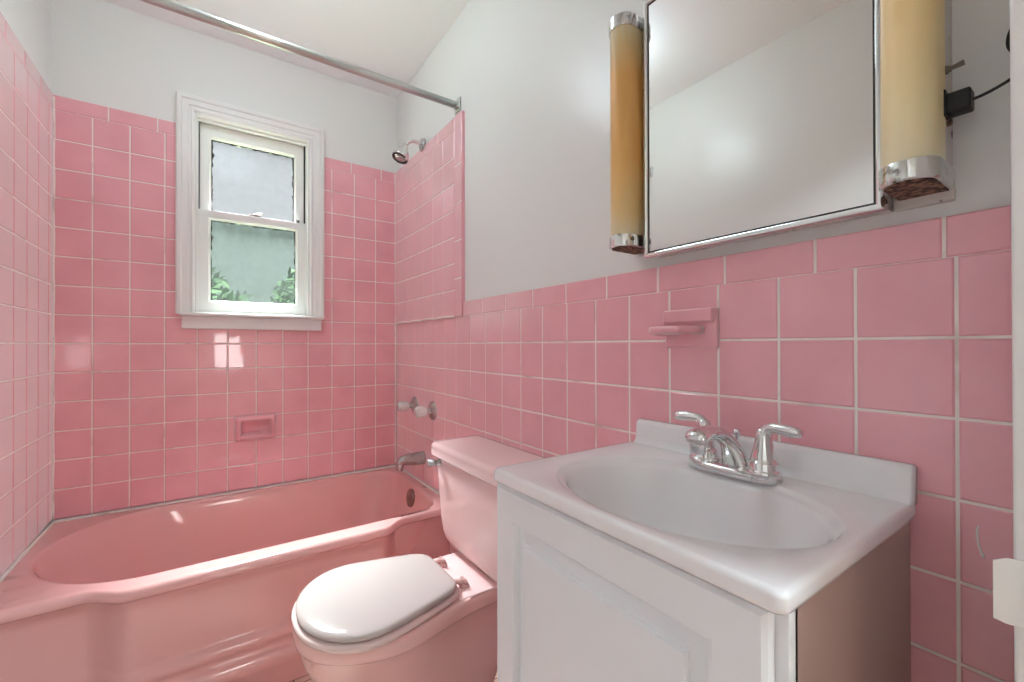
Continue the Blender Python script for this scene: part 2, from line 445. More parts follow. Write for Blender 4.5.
# outside the window
obj('ground', B(-9, 8, .13, 22, -2.4, -2.3), M['soil'], kind='structure')
def shrub(name, label, x, y, z, rx, rz, n, seed):
    t = thing(name, label, 'tree', (x, y, -2.3), 'trees outside the frosted window')
    rn = random.Random(seed); bm = bmesh.new()
    for i in range(n):
        a = rn.uniform(0, 2*PI); c = rn.uniform(-1, 1); s = math.sqrt(1-c*c); q = rn.random()**.4
        p = Vector((x+rx*q*s*math.cos(a), y+rx*q*s*math.sin(a), z+rz*q*c))
        u = Vector((rn.gauss(0, 1), rn.gauss(0, 1), rn.gauss(0, 1))).normalized(); v = u.orthogonal().normalized()
        L = rn.uniform(.06, .13)
        vs = [bm.verts.new(p+u*L), bm.verts.new(p+v*L*.45), bm.verts.new(p-u*L), bm.verts.new(p-v*L*.45)]
        bm.faces.new(vs)
    obj('foliage', bm, M['leaf'], t)
    bm = bmesh.new(); tube(bm, [(x, y, -2.3), (x+.05, y, (z-2.3)/2), (x, y, z)], [.12, .09, .05], 10)
    obj('trunk', bm, M['bark'], t, True)
shrub('leafy_tree', 'bushy green tree blurred behind the left side of the lower pane', -1.25, 4.6, .95, 1.1, 1.2, 3000, 1)
shrub('leafy_tree', 'low green tree blurred behind the right side of the lower pane', .6, 6.0, 1.15, .75, 1.35, 2200, 2)

# ------------------------------------------------------------------ bathtub
tub = thing('bathtub', 'salmon pink bathtub built between tiled walls under the window', 'bathtub', (-.65, -.37, 0))
TX0, TX1 = -W+.003, -.003
RIM = .425
def front(x, base, bulge):
    b = sstep(-1.10, -.995, x)*(1-sstep(-.31, -.215, x))
    return base+bulge*b
cx, cy = -.66, -.36
A = angles(cx, cy, TX0, TX1, -.70, -.0048, .001, 132)
# more angles along the front so that the bulge reads
A = sorted(A+[math.atan2(-.70-cy, x-cx) % (2*PI) for x in [TX0+.01+.01*k for k in range(128)]])
A = [a for i, a in enumerate(A) if i == 0 or a-A[i-1] > 1.5e-3]
def outer_ring(z, base, bulge, inset=0):
    out = []
    for t in A:
        x, y = rr_cast(t, cx, cy, TX0+inset*.3, TX1-inset*.3, -.70, -.0048-inset*.3, .0005)
        if y < -.699: y = -front(x, base, bulge)
        elif y < cy:                                        # side edges stretch to meet the front profile
            y = cy+(y-cy)*(front(x, base, bulge)+cy)/(.70+cy)
        out.append((x, y, z))
    return out
bx0, bx1, by0, by1 = -1.262, -.040, -.682, -.030
def basin_ring(z, ins, r_left, r_right, il=0, ir=0):
    out = []
    x0, x1, y0, y1 = bx0+ins+il, bx1-ins-ir, by0+ins, by1-ins
    for t in A:
        # asymmetrical rounded rectangle: big radius on the left end, smaller at the drain end
        xa, ya = rr_cast(t, cx, cy, x0, x1+.6, y0, y1, min(r_left, (y1-y0)/2-.002))
        xb, yb = rr_cast(t, cx, cy, x0-.6, x1, y0, y1, min(r_right, (y1-y0)/2-.002))
        if (xa-cx)**2+(ya-cy)**2 < (xb-cx)**2+(yb-cy)**2: out.append((xa, ya, z))
        else: out.append((xb, yb, z))
    return out
rings = [outer_ring(0, .645, .082), outer_ring(.055, .645, .082), outer_ring(.075, .650, .094), outer_ring(.118, .650, .094),
         outer_ring(.124, .648, .088), outer_ring(.128, .646, .084), outer_ring(.148, .646, .082), outer_ring(.153, .648, .088), outer_ring(.178, .648, .086),
         outer_ring(.186, .644, .078), outer_ring(.195, .641, .076), outer_ring(.34, .640, .074), outer_ring(.372, .648, .070),
         outer_ring(.386, .672, .058), outer_ring(.394, .694, .056), outer_ring(.400, .7005, .056), outer_ring(.406, .7015, .056), outer_ring(.412, .7005, .056),
         outer_ring(.418, .697, .056), outer_ring(.4225, .6925, .056), outer_ring(RIM-.0005, .688, .056), outer_ring(RIM, .682, .055), outer_ring(RIM, .676, .053)]
rings += [basin_ring(RIM, -.004, .318, .12), basin_ring(RIM, 0, .318, .12), basin_ring(RIM-.0015, .005, .316, .12), basin_ring(RIM-.006, .009, .314, .12), basin_ring(RIM-.012, .0115, .312, .12),
          basin_ring(RIM-.03, .015, .31, .12, .008), basin_ring(.33, .026, .30, .12, .04, .0), basin_ring(.20, .048, .28, .12, .10, .012),
          basin_ring(.12, .068, .25, .12, .15, .02), basin_ring(.085, .095, .22, .11, .19, .03), basin_ring(.07, .14, .16, .1, .22, .05),
          basin_ring(.062, .22, .09, .08, .25, .09)]
bm = bmesh.new(); loft(bm, rings, False, True)
o = obj('tub_shell', bm, M['tub'], tub, True)
bm = bmesh.new()
lathe(bm, (-.0625, -.36, .368), (-1, 0, .14), [(-.004, .040), (.002, .041), (.006, .038), (.009, .026), (.0095, .012), (.012, .010), (.0125, .003)], 28)
ov = obj('overflow_plate', bm, M['bronze'], tub, True); ov['label'] = 'round tarnished overflow plate'
bm = bmesh.new(); lathe(bm, (-.36, -.355, .062), (0, 0, 1), [(0, .03), (.003, .03), (.004, .02)], 20)
obj('drain', bm, M['chrome'], tub, True)
# caulk where tub meets tile
bm = bmesh.new()
pts = [(TX0+.001, -.69, RIM+.001), (TX0+.001, -.3, RIM+.002), (TX0+.004, -.0115, RIM+.002), (-.6, -.0108, RIM+.001), (-.007, -.0115, RIM+.002), (-.004, -.4, RIM+.001), (-.004, -.68, RIM+.001)]
tube(bm, pts, .006, 8)
obj('caulk_bead', bm, M['grout'], tub, True)

# ------------------------------------------------------------------ tub fittings
def tap(y, z, label):
    t = thing('tub_faucet_handle', label, 'faucet handle', (0, y, z), 'tub wall faucet handles')
    bm = bmesh.new(); lathe(bm, (.002, y, z), (-1, 0, 0), [(0, .043), (.004, .044), (.010, .039), (.016, .026), (.021, .014), (.030, .011), (.034, .011)], 28)
    obj('escutcheon', bm, M['chrome_dull'], t, True)
    bm = bmesh.new(); lathe(bm, (-.030, y, z), (-1, 0, 0), [(0, .012), (.004, .017), (.012, .021), (.034, .0235), (.048, .022), (.055, .015), (.056, .006)], 48, .07, 8)
    k = obj('knob', bm, M['acrylic'], t, True); k['label'] = 'fluted clear acrylic knob'
    bm = bmesh.new(); lathe(bm, (-.0855, y, z), (-1, 0, 0), [(0, .010), (.002, .010), (.003, .006)], 18)
    obj('index_cap', bm, M['chrome'], t, True)
    return t
tap(-.258, .778, 'clear acrylic and chrome faucet handle nearer the tub corner')
tap(-.468, .778, 'clear acrylic and chrome faucet handle nearer the toilet tank')
sp_ = thing('tub_spout', 'chrome tub spout low on the tiled wall above the overflow', 'spout', (0, -.367, .54))
bm = bmesh.new()
secs = [(.002, .547, .026, .030), (-.004, .547, .028, .032), (-.010, .547, .0265, .030), (-.05, .547, .0245, .028), (-.085, .548, .0225, .0245), (-.108, .547, .021, .021), (-.124, .542, .018, .016), (-.132, .535, .013, .010)]
loft(bm, [[(x, -.367+a*math.cos(2*PI*k/24), z+b*math.sin(2*PI*k/24)) for k in range(24)] for x, z, a, b in secs], True, True)
obj('body', bm, M['chrome_dull'], sp_, True)
bm = bmesh.new(); lathe(bm, (-.112, -.367, .546), (-.12, 0, -1), [(0, .018), (.02, .0175), (.040, .0165), (.042, .013)], 24)
obj('outlet', bm, M['chrome_dull'], sp_, True)
SHY, SHZ = -.372, 2.008
sh = thing('shower_fixture', 'chrome shower head on a bent arm above the tiled end wall', 'shower head', (0, SHY, SHZ))
bm = bmesh.new(); lathe(bm, (-.004, SHY, SHZ), (-1, 0, 0), [(0, .030), (.006, .030), (.012, .026), (.017, .015), (.018, .010)], 28)
obj('flange', bm, M['chrome_dull'], sh, True)
arm = bez((-.004, SHY, SHZ), (-.048, SHY, SHZ+.012), (-.072, SHY, SHZ+.012), (-.092, SHY, SHZ-.026), 14)
bm = bmesh.new(); tube(bm, arm, .0092, 16); obj('arm', bm, M['chrome'], sh, True)
ax = Vector((-.42, -.10, -1)).normalized(); hp = Vector((-.090, SHY, SHZ-.022))
bm = bmesh.new(); lathe(bm, hp, ax, [(0, .012), (.008, .013), (.012, .016), (.024, .018), (.036, .026), (.054, .036), (.070, .039), (.076, .038)], 28)
obj('bell', bm, M['chrome'], sh, True)
bm = bmesh.new(); lathe(bm, hp+ax*.0755, ax, [(0, .036), (.002, .0355), (.0021, .027), (-.001, .026), (-.001, .004)], 28)
k = obj('spray_face', bm, M['dark'], sh, True); k['label'] = 'dark ring of the spray face'
bm = bmesh.new(); lathe(bm, hp+ax*.074, ax, [(0, .024), (.005, .022), (.007, .012), (.0075, .003)], 24)
k = obj('spray_nozzle', bm, M['chrome_dull'], sh, True)
bm = bmesh.new(); pf = hp+ax*.068+Vector((.010, -.032, -.008)); tube(bm, [pf, pf+Vector((.003, -.008, -.018))], .0026, 8)
obj('spray_lever', bm, M['chrome'], sh, True)
rod = thing('shower_rod', 'grey metal shower curtain rod crossing above the tub', 'curtain rod', (-.65, -.704, 2.045))
bm = bmesh.new(); tube(bm, [(-W-.004, -.704, 2.043), (-.65, -.704, 2.043), (-.006, -.704, 2.043)], .0140, 24); obj('bar', bm, M['alu'], rod, True)
for x, s in ((.006, -1), (-W-.006, 1)):
    x1_ = x+s*.006
    obj('end_flange', B(min(x, x1_), max(x, x1_), -.726, -.682, 2.017, 2.072), M['alu'], rod, bevel=.003)
    bm = bmesh.new(); lathe(bm, (x+s*.005, -.704, 2.043), (s, 0, 0), [(0, .0165), (.008, .0165), (.010, .0145)], 24)
    obj('end_socket', bm, M['alu'], rod, True)

# ceramic soap dish in the window wall
sd = thing('soap_dish', 'pink ceramic recessed soap dish in the tile below the window', 'soap dish', (-.653, 0, .70))
bm = bmesh.new()
sx, sz = -.6535, .7035
def rect_ring(hw, hh, y, r=.012, n=6, dz=0):
    out = []
    for cxs, czs, a0 in ((1, 1, 0), (-1, 1, PI/2), (-1, -1, PI), (1, -1, 3*PI/2)):
        for k in range(n+1):
            a = a0+k/n*PI/2
            out.append((sx+cxs*(hw-r)+r*math.cos(a), y, sz+dz+czs*(hh-r)+r*math.sin(a)))
    return out
loft(bm, [rect_ring(.081, .056, .006), rect_ring(.081, .056, -.016), rect_ring(.077, .053, -.030), rect_ring(.068, .046, -.036),
          rect_ring(.061, .034, -.036, .007, 6, .003), rect_ring(.057, .030, -.031, .007, 6, .004), rect_ring(.055, .028, -.016, .007, 6, .004), rect_ring(.052, .025, -.004, .007, 6, .004)], False, True)
o = obj('dish_body', bm, M['tile'], sd, True)
bm = bmesh.new()
loft(bm, [[(x, y, z) for y, z in ((-.012, .676), (-.040, .675), (-.047, .669), (-.043, .660), (-.030, .653), (-.010, .653))] for x in (sx-.062, sx-.058, sx, sx+.058, sx+.062)], True, True)
obj('front_lip', bm, M['tile'], sd, True)
for q in (-.02, .02):
    bm = bmesh.new(); tube(bm, [(sx+q, -.030, .679), (sx+q, -.005, .681)], .0028, 8); obj('drain_ridge', bm, M['tile'], sd, True)

# ceramic tumbler shelf on the vanity wall
hd = thing('toothbrush_holder', 'pink ceramic toothbrush and tumbler shelf on the tile above the sink', 'toothbrush holder', (0, -1.747, 1.105))
bm = bmesh.new(); box(bm, -.013, .0, -1.806, -1.690, 1.064, 1.144)
obj('back_plate', bm, M['tile'], hd, bevel=.005, seg=3)
obj('upper_ledge', B(-.024, -.008, -1.8035, -1.6925, 1.116, 1.1435), M['tile'], hd, bevel=.004, seg=3)
bm = bmesh.new()
cyt = -1.734
def tray_ring(ins, z):
    return [(-.008-(.074-ins)*math.sqrt(max(0, 1-abs(math.cos(t))**7)), cyt+(.047-ins)*math.cos(t), z) for t in [PI*k/28 for k in range(29)]]
loft(bm, [tray_ring(.010, 1.0925), tray_ring(.003, 1.0935), tray_ring(0, 1.097), tray_ring(0, 1.104), tray_ring(.002, 1.1075), tray_ring(.007, 1.108), tray_ring(.012, 1.104)], True, True)
obj('tray', bm, M['tile'], hd, True)
for q in (-.032, .032):
    bm = bmesh.new(); tube(bm, [(-.05+.01*math.cos(a), cyt+q+.01*math.sin(a), 1.0920) for a in [2*PI*k/16 for k in range(17)]], .0016, 6)
    obj('hole_rim', bm, M['tile'], hd, True)

# ------------------------------------------------------------------ toilet
TY = -1.098
to = thing('toilet', 'pale pink two-piece toilet with closed lid between tub and vanity', 'toilet', (-.38, TY, 0))
NB = 72
def egg(z, tip, back, hw, bk_n=5., tap=1, t0=-.52, t1=-.20):
    """bowl outline: round at the tip, squarish towards the tank"""
    out = []; xc = tip+(back-tip)*.47
    for k in range(NB):
        t = 2*PI*k/NB; c, s = math.cos(t), math.sin(t)
        if c < 0: n, a = 2.15, xc-tip
        else: n, a = bk_n, back-xc
        kk = (abs(c/a)**n+abs(s/hw)**n)**(-1/n)
        x = xc+c*kk; out.append((x, TY+s*kk*(1-(1-tap)*sstep(t0, t1, x)), z))
    return out
bm = bmesh.new()
rings = [egg(0, -.55, -.13, .115, 4), egg(.02, -.553, -.13, .118, 4), egg(.05, -.55, -.12, .112, 4), egg(.12, -.552, -.08, .105, 4),
         egg(.18, -.575, -.05, .118, 4), egg(.24, -.610, -.04, .140, 4, .70, -.50, -.18), egg(.29, -.632, -.04, .156, 4, .70, -.50, -.18), egg(.325, -.642, -.04, .166, 4.5, .70, -.50, -.18),
         egg(.338, -.646, -.04, 0.184, 5, .70, -.50, -.18), egg(.342, -.650, -.04, 0.189, 5, .70, -.50, -.18), egg(.352, -.652, -.04, 0.191, 5, .70, -.50, -.18), egg(.368, -.652, -.04, 0.191, 5, .70, -.50, -.18),
         egg(.376, -.649, -.042, 0.188, 5, .70, -.50, -.18), egg(.380, -.640, -.05, 0.179, 5, .70, -.50, -.18), egg(.380, -.60, -.08, .13, 4)]
loft(bm, rings, True, True)
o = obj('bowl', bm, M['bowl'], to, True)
# deck behind the seat
bm = bmesh.new()
def deck(z, i): return [(-.262+i, TY-.126+i, z), (-.262+i, TY+.126-i, z), (-.03-i, TY+.126-i, z), (-.03-i, TY-.126+i, z)]
loft(bm, [deck(.352, 0), deck(.3795, 0), deck(.3815, .002)], True, True)
o = obj('deck', bm, M['toilet'], to, bevel=.003, seg=3)
# seat ring and lid
def seat_out(z, ins, tip=-.650, back=-.238, hw=.186): return egg(z, tip+ins, back-ins*.8, hw-ins, 7, .64, -.56, -.20)
bm = bmesh.new()
so_ = lambda z, i: seat_out(z, i, -.654, -.246, .197)
loft(bm, [egg(.3815, -.56, -.30, .10, 2.6), so_(.3815, .006), so_(.385, .001), so_(.394, .0), so_(.398, .004), so_(.400, .012), egg(.400, -.57, -.30, .11, 2.6), egg(.3815, -.56, -.30, .10, 2.6)])
st_ = obj('seat', bm, M['seatring'], to, True)
bm = bmesh.new()
ld = lambda z, ins: seat_out(z, ins, -.645, -.254, .190)
loft(bm, [ld(.4025, .012), ld(.4025, .004), ld(.405, .0), ld(.410, .0), ld(.4145, .003), ld(.4175, .010), ld(.4195, .022), ld(.4215, .06), ld(.4225, .11)], True, True)
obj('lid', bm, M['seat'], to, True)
for s in (-1, 1):
    y = TY+s*.071
    bm = bmesh.new(); lathe(bm, (-.222, y, .389), (0, 0, 1), [(-.009, .016), (-.004, .016), (0, .011), (.010, .009)], 18)
    tube(bm, [(-.222, y, .397), (-.252, y, .403)], [.0075, .0065], 12, 1.3)
    tube(bm, [(-.222, y-.014, .398), (-.222, y+.014, .398)], [.0065, .0065], 12)
    obj('hinge', bm, M['bowl'], to, True)
# tank
KX0, KX1 = -.186, -.012
KC = -1.112
def tank_ring(z, hw, x0, r, x1=KX1):
    out = []
    n = 7
    for X, Y, a0 in ((x1-.012, hw-.012, 0), (x0+r, hw-r, PI/2), (x0+r, -(hw-r), PI), (x1-.012, -(hw-.012), 3*PI/2)):
        q = .012 if X > -.05 else r
        for k in range(n+1):
            a = a0+k/n*PI/2; out.append((X+q*math.cos(a), KC+Y+q*math.sin(a), z))
    return out
bm = bmesh.new()
loft(bm, [tank_ring(.392, .12, -.130, .03), tank_ring(.397, .155, -.150, .035), tank_ring(.408, .180, -.162, .04), tank_ring(.425, .200, -.170, .042), tank_ring(.45, .211, -.175, .042),
          tank_ring(.50, .219, -.178, .04), tank_ring(.60, .226, -.183, .04), tank_ring(.70, .231, -.187, .04)], True, True)
obj('tank', bm, M['toilet'], to, True)
bm = bmesh.new()
loft(bm, [tank_ring(.694, .226, -.190, .035), tank_ring(.696, .236, -.199, .038), tank_ring(.702, .239, -.202, .038), tank_ring(.702, .239, -.202, .038, -.005), tank_ring(.726, .240, -.203, .038, -.004), tank_ring(.735, .238, -.201, .036, -.004),
          tank_ring(.7395, .232, -.195, .032, -.006), tank_ring(.741, .21, -.18, .03, -.02)], True, True)
obj('tank_lid', bm, M['toilet'], to, True)
bm = bmesh.new(); ly, lz = KC+.176, .678
lathe(bm, (-.183, ly, lz), (-1, 0, 0), [(0, .013), (.006, .013), (.010, .009), (.018, .008)], 18)
tube(bm, [(-.199, ly-.004, lz), (-.206, ly+.008, lz), (-.214, ly+.016, lz-.001), (-.222, ly+.020, lz-.002)], [.009, .0115, .013, .0125], 14)
h = obj('flush_lever', bm, M['chrome_dull'], to, True); h['label'] = 'chrome flush lever'

# ------------------------------------------------------------------ vanity cabinet
VY0, VY1, VX = -2.086, -1.612, -.377
va = thing('vanity_cabinet', 'white vanity cabinet with a raised-panel door under the sink', 'cabinet', (-.19, -1.852, 0))
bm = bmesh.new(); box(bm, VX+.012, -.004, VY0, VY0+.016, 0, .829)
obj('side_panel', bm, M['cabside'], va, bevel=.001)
bm = bmesh.new(); box(bm, VX+.012, -.004, VY1-.016, VY1, 0, .829)
obj('side_panel', bm, M['cab'], va, bevel=.001)
obj('bottom_panel', B(VX+.012, -.004, VY0+.016, VY1-.016, .09, .105), M['cab'], va)
obj('toe_board', B(VX+.06, VX+.075, VY0+.016, VY1-.016, 0, .09), M['cab'], va)
# face frame
fx0, fx1 = VX, VX+.019
bm = bmesh.new()
o4 = [(VY0, .09), (VY1, .09), (VY1, .829), (VY0, .829)]
i4 = [(VY0+.045, .13), (VY1-.045, .13), (VY1-.045, .775), (VY0+.045, .775)]
loft(bm, [[(fx1, y, z) for y, z in i4], [(fx1, y, z) for y, z in o4], [(fx0, y, z) for y, z in o4], [(fx0, y, z) for y, z in i4], [(fx1, y, z) for y, z in i4]])
obj('face_frame', bm, M['cab'], va, bevel=.0015)
# raised panel door: overlay in front of the frame
def dr(ins, x): return [(x, y, z) for y, z in ((DY0+ins, DZ0+ins), (DY1-ins, DZ0+ins), (DY1-ins, DZ1-ins), (DY0+ins, DZ1-ins))]
DY0, DY1, DZ0, DZ1 = VY0+.012, VY1-.002, .10, .823
dx = VX-.019
bm = bmesh.new()
loft(bm, [dr(0, VX-.001), dr(0, dx+.005), dr(.004, dx), dr(.052, dx), dr(.054, dx+.004), dr(.057, dx+.0125), dr(.064, dx+.0135), dr(.080, dx+.0075), dr(.0812, dx+.0038), dr(.0845, dx+.0036), dr(.0855, dx+.0003), dr(.089, dx)], True, True)
obj('door', bm, M['cab'], va)

# ------------------------------------------------------------------ sink top
sk = thing('sink_top', 'white moulded sink top with an oval basin on the vanity cabinet', 'sink', (-.2, -1.852, .83))
SX0, SX1, SY0, SY1, ST, SB = -.403, -.002, -2.094, -1.610, .852, .829
bcx, bcy = -.232, -1.868
AS = angles(bcx, bcy, SX0, SX1, SY0, SY1, .012, 112)
def so(z, ins, r): return [(*rr_cast(t, bcx, bcy, SX0+ins, SX1-(ins if ins > 0 else 0)*.0, SY0+ins, SY1-ins, r), z) for t in AS]
def si(z, a, b, n=2.12, dx=0): return [(*sell(t, bcx, bcy, a, b, n), z) for t in AS]
bm = bmesh.new()
loft(bm, [si(SB, .150, .212), so(SB, .004, .010), so(SB+.003, .0005, .012), so(SB+.007, 0, .012), so(ST-.007, 0, .012), so(ST-.004, .0006, .012), so(ST-.0015, .0025, .012), so(ST-.0003, .005, .011), so(ST, .008, .010), so(ST, .010, .010),
          si(ST, .154, .2095), si(ST-.0015, .152, .207), si(ST-.005, .148, .2045), si(ST-.007, .144, .2025), si(ST-.008, .139, .2005), si(ST-.010, .135, .198), si(ST-.016, .130, .194),
          si(ST-.035, .124, .187), si(ST-.07, .112, .172), si(ST-.10, .096, .146), si(ST-.122, .070, .105), si(ST-.132, .04, .05), si(ST-.135, .022, .022)], False, True)
obj('basin_slab', bm, M['sink'], sk, True)
bm = bmesh.new()
# backsplash with a coved foot and rounded top
pr = [(-.002, ST-.004), (-.034, ST-.002), (-.030, ST+.001), (-.0255, ST+.006), (-.023, ST+.013), (-.0215, .893), (-.020, .900), (-.015, .903), (-.006, .903), (-.002, .901)]
loft(bm, [[(x, y, z-(.0025 if q and i > 5 else 0)) for i, (x, z) in enumerate(pr)] for y, q in ((SY0+.0005, 1), (SY0+.004, 0), (-1.852, 0), (SY1-.014, 0), (SY1-.0105, 1))], True, True)
obj('backsplash', bm, M['sink'], sk, True)
bm = bmesh.new(); lathe(bm, (bcx, bcy, ST-.136), (0, 0, 1), [(0, .021), (.003, .021), (.004, .014)], 20)
obj('drain', bm, M['chrome'], sk, True)

# ------------------------------------------------------------------ basin faucet
FX, FY = -.078, -1.872
fa = thing('basin_faucet', 'chrome two-handle faucet standing at the back of the sink', 'faucet', (FX, FY, ST))
bm = bmesh.new()
def fb(z, a, b, cxo=0):
    out = []
    for k in range(48):
        t = 2*PI*k/48; c, s = math.cos(t), math.sin(t); n = 3.2
        kk = (abs(c/a)**n+abs(s/b)**n)**(-1/n); out.append((FX+cxo+c*kk, FY+s*kk, z))
    return out
loft(bm, [fb(ST-.001, .027, .0775), fb(ST+.008, .027, .0775), fb(ST+.012, .025, .0755), fb(ST+.0135, .021, .070)], True, True)
obj('base_plate', bm, M['chrome'], fa, True)
for s in (-1, 1):
    y = FY+s*.0515
    bm = bmesh.new()
    lathe(bm, (FX, y, ST+.008), (0, 0, 1), [(-.006, .0268), (.006, .0265), (.009, .0255), (.010, .0235), (.011, .0228), (.020, .0225), (.022, .0215), (.0225, .0195), (.030, .0185), (.044, .0150), (.058, .0122), (.066, .0115), (.074, .0095), (.077, .004)], 32)
    h = obj('handle', bm, M['chrome'], fa, True)
    bm = bmesh.new()
    p = bez((FX, y, ST+.066), (FX-.001, y+s*.002, ST+.095), (FX-.002, y+s*.020, ST+.085), (FX-.006, y+s*.057, ST+.085), 14)
    rd = [.0108]*3+[.0098, .0092, .0088, .0086, .0086, .0088, .0090, .0092, .0094, .0094, .0088, .0064]
    tube(bm, p, rd, 18, 1.0)
    obj('lever', bm, M['chrome'], h, True)
bm = bmesh.new()
path = bez((FX+.012, FY, ST+.010), (FX+.002, FY, ST+.055), (FX-.045, FY, ST+.085), (FX-.105, FY, ST+.073), 16)
rings = []
for i, p in enumerate(path):
    d = (path[min(i+1, 16)]-path[max(i-1, 0)]).normalized(); up = Vector((0, 1, 0)).cross(d).normalized()
    f = i/16
    a = .024-.010*sstep(0, .45, f)+.005*sstep(.6, 1, f); b = .0155-.004*sstep(0, .5, f)+.001*f
    rings.append([p+Vector((0, 1, 0))*(a*math.cos(2*PI*k/24))+up*(b*math.sin(2*PI*k/24)) for k in range(24)])
# rounded nose
tipc = path[-1]; d = Vector((-1, 0, -.35)).normalized(); up = Vector((0, 1, 0)).cross(d).normalized()
for q, sc in ((.006, .93), (.011, .75), (.0145, .42)):
    rings.append([tipc+d*q+Vector((0, 1, 0))*(.019*sc*math.cos(2*PI*k/24))+up*(.0125*sc*math.sin(2*PI*k/24)) for k in range(24)])
loft(bm, rings, True, True)
obj('spout', bm, M['chrome'], fa, True)
bm = bmesh.new(); lathe(bm, (FX-.102, FY, ST+.073), (-.05, 0, -1), [(0, .0125), (.016, .0125), (.017, .0118), (.026, .0115), (.027, .009)], 24)
obj('aerator', bm, M['chrome'], fa, True)
bm = bmesh.new(); lathe(bm, (FX+.026, FY+.006, ST+.008), (0, 0, 1), [(0, .0028), (.052, .0028), (.053, .005), (.058, .0065), (.062, .005), (.063, .002)], 14)
obj('lift_rod', bm, M['chrome'], fa, True)

# ------------------------------------------------------------------ medicine cabinet
MX, MY0, MY1, MZ0, MZ1 = -.045, -2.0705, -1.663, 1.259, 1.812
mc = thing('medicine_cabinet', 'mirror-fronted medicine cabinet between two yellowed wall lamps', 'medicine cabinet', (0, -1.865, 1.26))
bm = bmesh.new(); box(bm, MX+.014, .010, MY0+.004, MY1-.004, MZ0+.006, MZ1-.004)
obj('cabinet_body', bm, M['lampback'], mc, bevel=.001)
def mr(i, x): return [(x, y, z) for y, z in ((MY0+i, MZ0+i), (MY1-i, MZ0+i), (MY1-i, MZ1-i), (MY0+i, MZ1-i))]
bm = bmesh.new(); loft(bm, [mr(.0, MX+.013), mr(0, MX), mr(.0015, MX-.003), mr(.005, MX-.0045), mr(.0085, MX-.003), mr(.010, MX-.0005), mr(.010, MX+.004)])
obj('mirror_frame', bm, M['chrome'], mc, bevel=.0006, ang=50)
bm = bmesh.new(); box(bm, MX+.001, MX+.004, MY0+.009, MY1-.009, MZ0+.009, MZ1-.009)
k0 = bmesh.new(); loft(k0, [mr(.0095, MX+.0005), mr(.0125, MX+.0005), mr(.0125, MX+.002), mr(.0095, MX+.002), mr(.0095, MX+.0005)]); obj('gasket', k0, M['dark'], mc)
k = obj('mirror', bm, M['mirror'], mc); k['label'] = 'mirror glass'

# ------------------------------------------------------------------ wall lamps
def lamp(yc, z0, z1, label, switch):
    t = thing('wall_lamp', label, 'lamp', (0, yc, z0), 'lamps beside the mirror')
    r = .0286; xf = -.066
    def D(rr, x1=.002, n=20):
        return [(x1, yc+rr), (xf, yc+rr)]+[(xf-rr*math.sin(PI*k/n), yc+rr*math.cos(PI*k/n)) for k in range(1, n)]+[(xf, yc-rr), (x1, yc-rr)]
    def ext(bm, prof, rr, zs):
        loft(bm, [[(x, y, z) for x, y in prof(rr+dr_)] for z, dr_ in zs], True, True)
    # back housing: straight sides against the wall
    bm = bmesh.new(); box(bm, -.036, .010, yc-.0275, yc+.0275, z0+.006, z1-.006)
    h = obj('housing', bm, M['lampback'], t, bevel=.002); h['label'] = 'chipped white enamel housing'
    def DD(rr, n=24): return [(-.034, yc+rr)]+[(xf-rr*math.sin(PI*k/n), yc+rr*math.cos(PI*k/n)) for k in range(0, n+1)]+[(-.034, yc-rr)]
    bm = bmesh.new(); ext(bm, DD, r-.0005, [(z0+.020, 0), (z1-.020, 0)])
    d = obj('diffuser', bm, M['diffuser_pale' if switch else 'diffuser'], t, True)
    md = d.modifiers.new('es', 'EDGE_SPLIT'); md.split_angle = math.radians(40)
    for nm, a, b in (('bottom_cap', z0, z0+.026), ('top_cap', z1-.028, z1)):
        bm = bmesh.new()
        ext(bm, D, r+.0022, [(a, 0 if nm == 'top_cap' else -.0015), (a+.002, .0006), (b-.002, .0006), (b, 0 if nm != 'top_cap' else -.0015)])
        c = obj(nm, bm, M['chrome_worn'], t, True)
        md = c.modifiers.new('es', 'EDGE_SPLIT'); md.split_angle = math.radians(40)
        zz = a-.0008 if nm == 'bottom_cap' else b-.0012
        bm = bmesh.new(); ext(bm, D, r-.003, [(zz, 0), (zz+.002, 0)])
        obj('rusty_end_plate', bm, M['rust'], c)
    if switch:
        bm = bmesh.new(); sy = yc-.0275
        lathe(bm, (-.028, sy+.001, 1.428), (0, -1, 0), [(0, .0055), (.003, .0055), (.004, .004), (.006, .004)], 14)
        tube(bm, [(-.028, sy-.003, 1.428), (-.028, sy-.010, 1.429), (-.028, sy-.017, 1.430)], [.0024, .003, .0036], 12)
        obj('toggle_switch', bm, M['toggle'], t, True)
        bm = bmesh.new(); box(bm, -.043, -.013, sy-.0025, sy+.001, 1.364, 1.398)
        obj('outlet', bm, M['black'], t, bevel=.001)
        bm = bmesh.new(); lathe(bm, (-.022, sy+.001, 1.361), (0, -1, 0), [(0, .005), (.004, .005), (.006, .003)], 12)
        obj('outlet_screw', bm, M['rust'], t, True)
        # flaking plaster under the lamp
        bm = bmesh.new()
        box(bm, -.002, .009, yc-.030, yc+.032, z0-.014, z0+.004)
        obj('flaked_paint_edge', bm, M['lampback'], t, bevel=.002)
    return t
lamp(-1.624, 1.284, 1.789, 'yellowed half-round wall lamp left of the mirror', False)
lamp(-2.1016, 1.278, 1.79, 'yellowed half-round wall lamp right of the mirror with switch and outlet', True)
pl = thing('power_plug', 'black plug and cord in the side of the right-hand wall lamp', 'plug', (-.028, -2.14, 1.39))
sy = -2.1299
bm = bmesh.new(); box(bm, -.040, -.016, sy-.0235, sy-.001, 1.367, 1.393)
obj('plug_body', bm, M['black'], pl, bevel=.0025)
bm = bmesh.new()
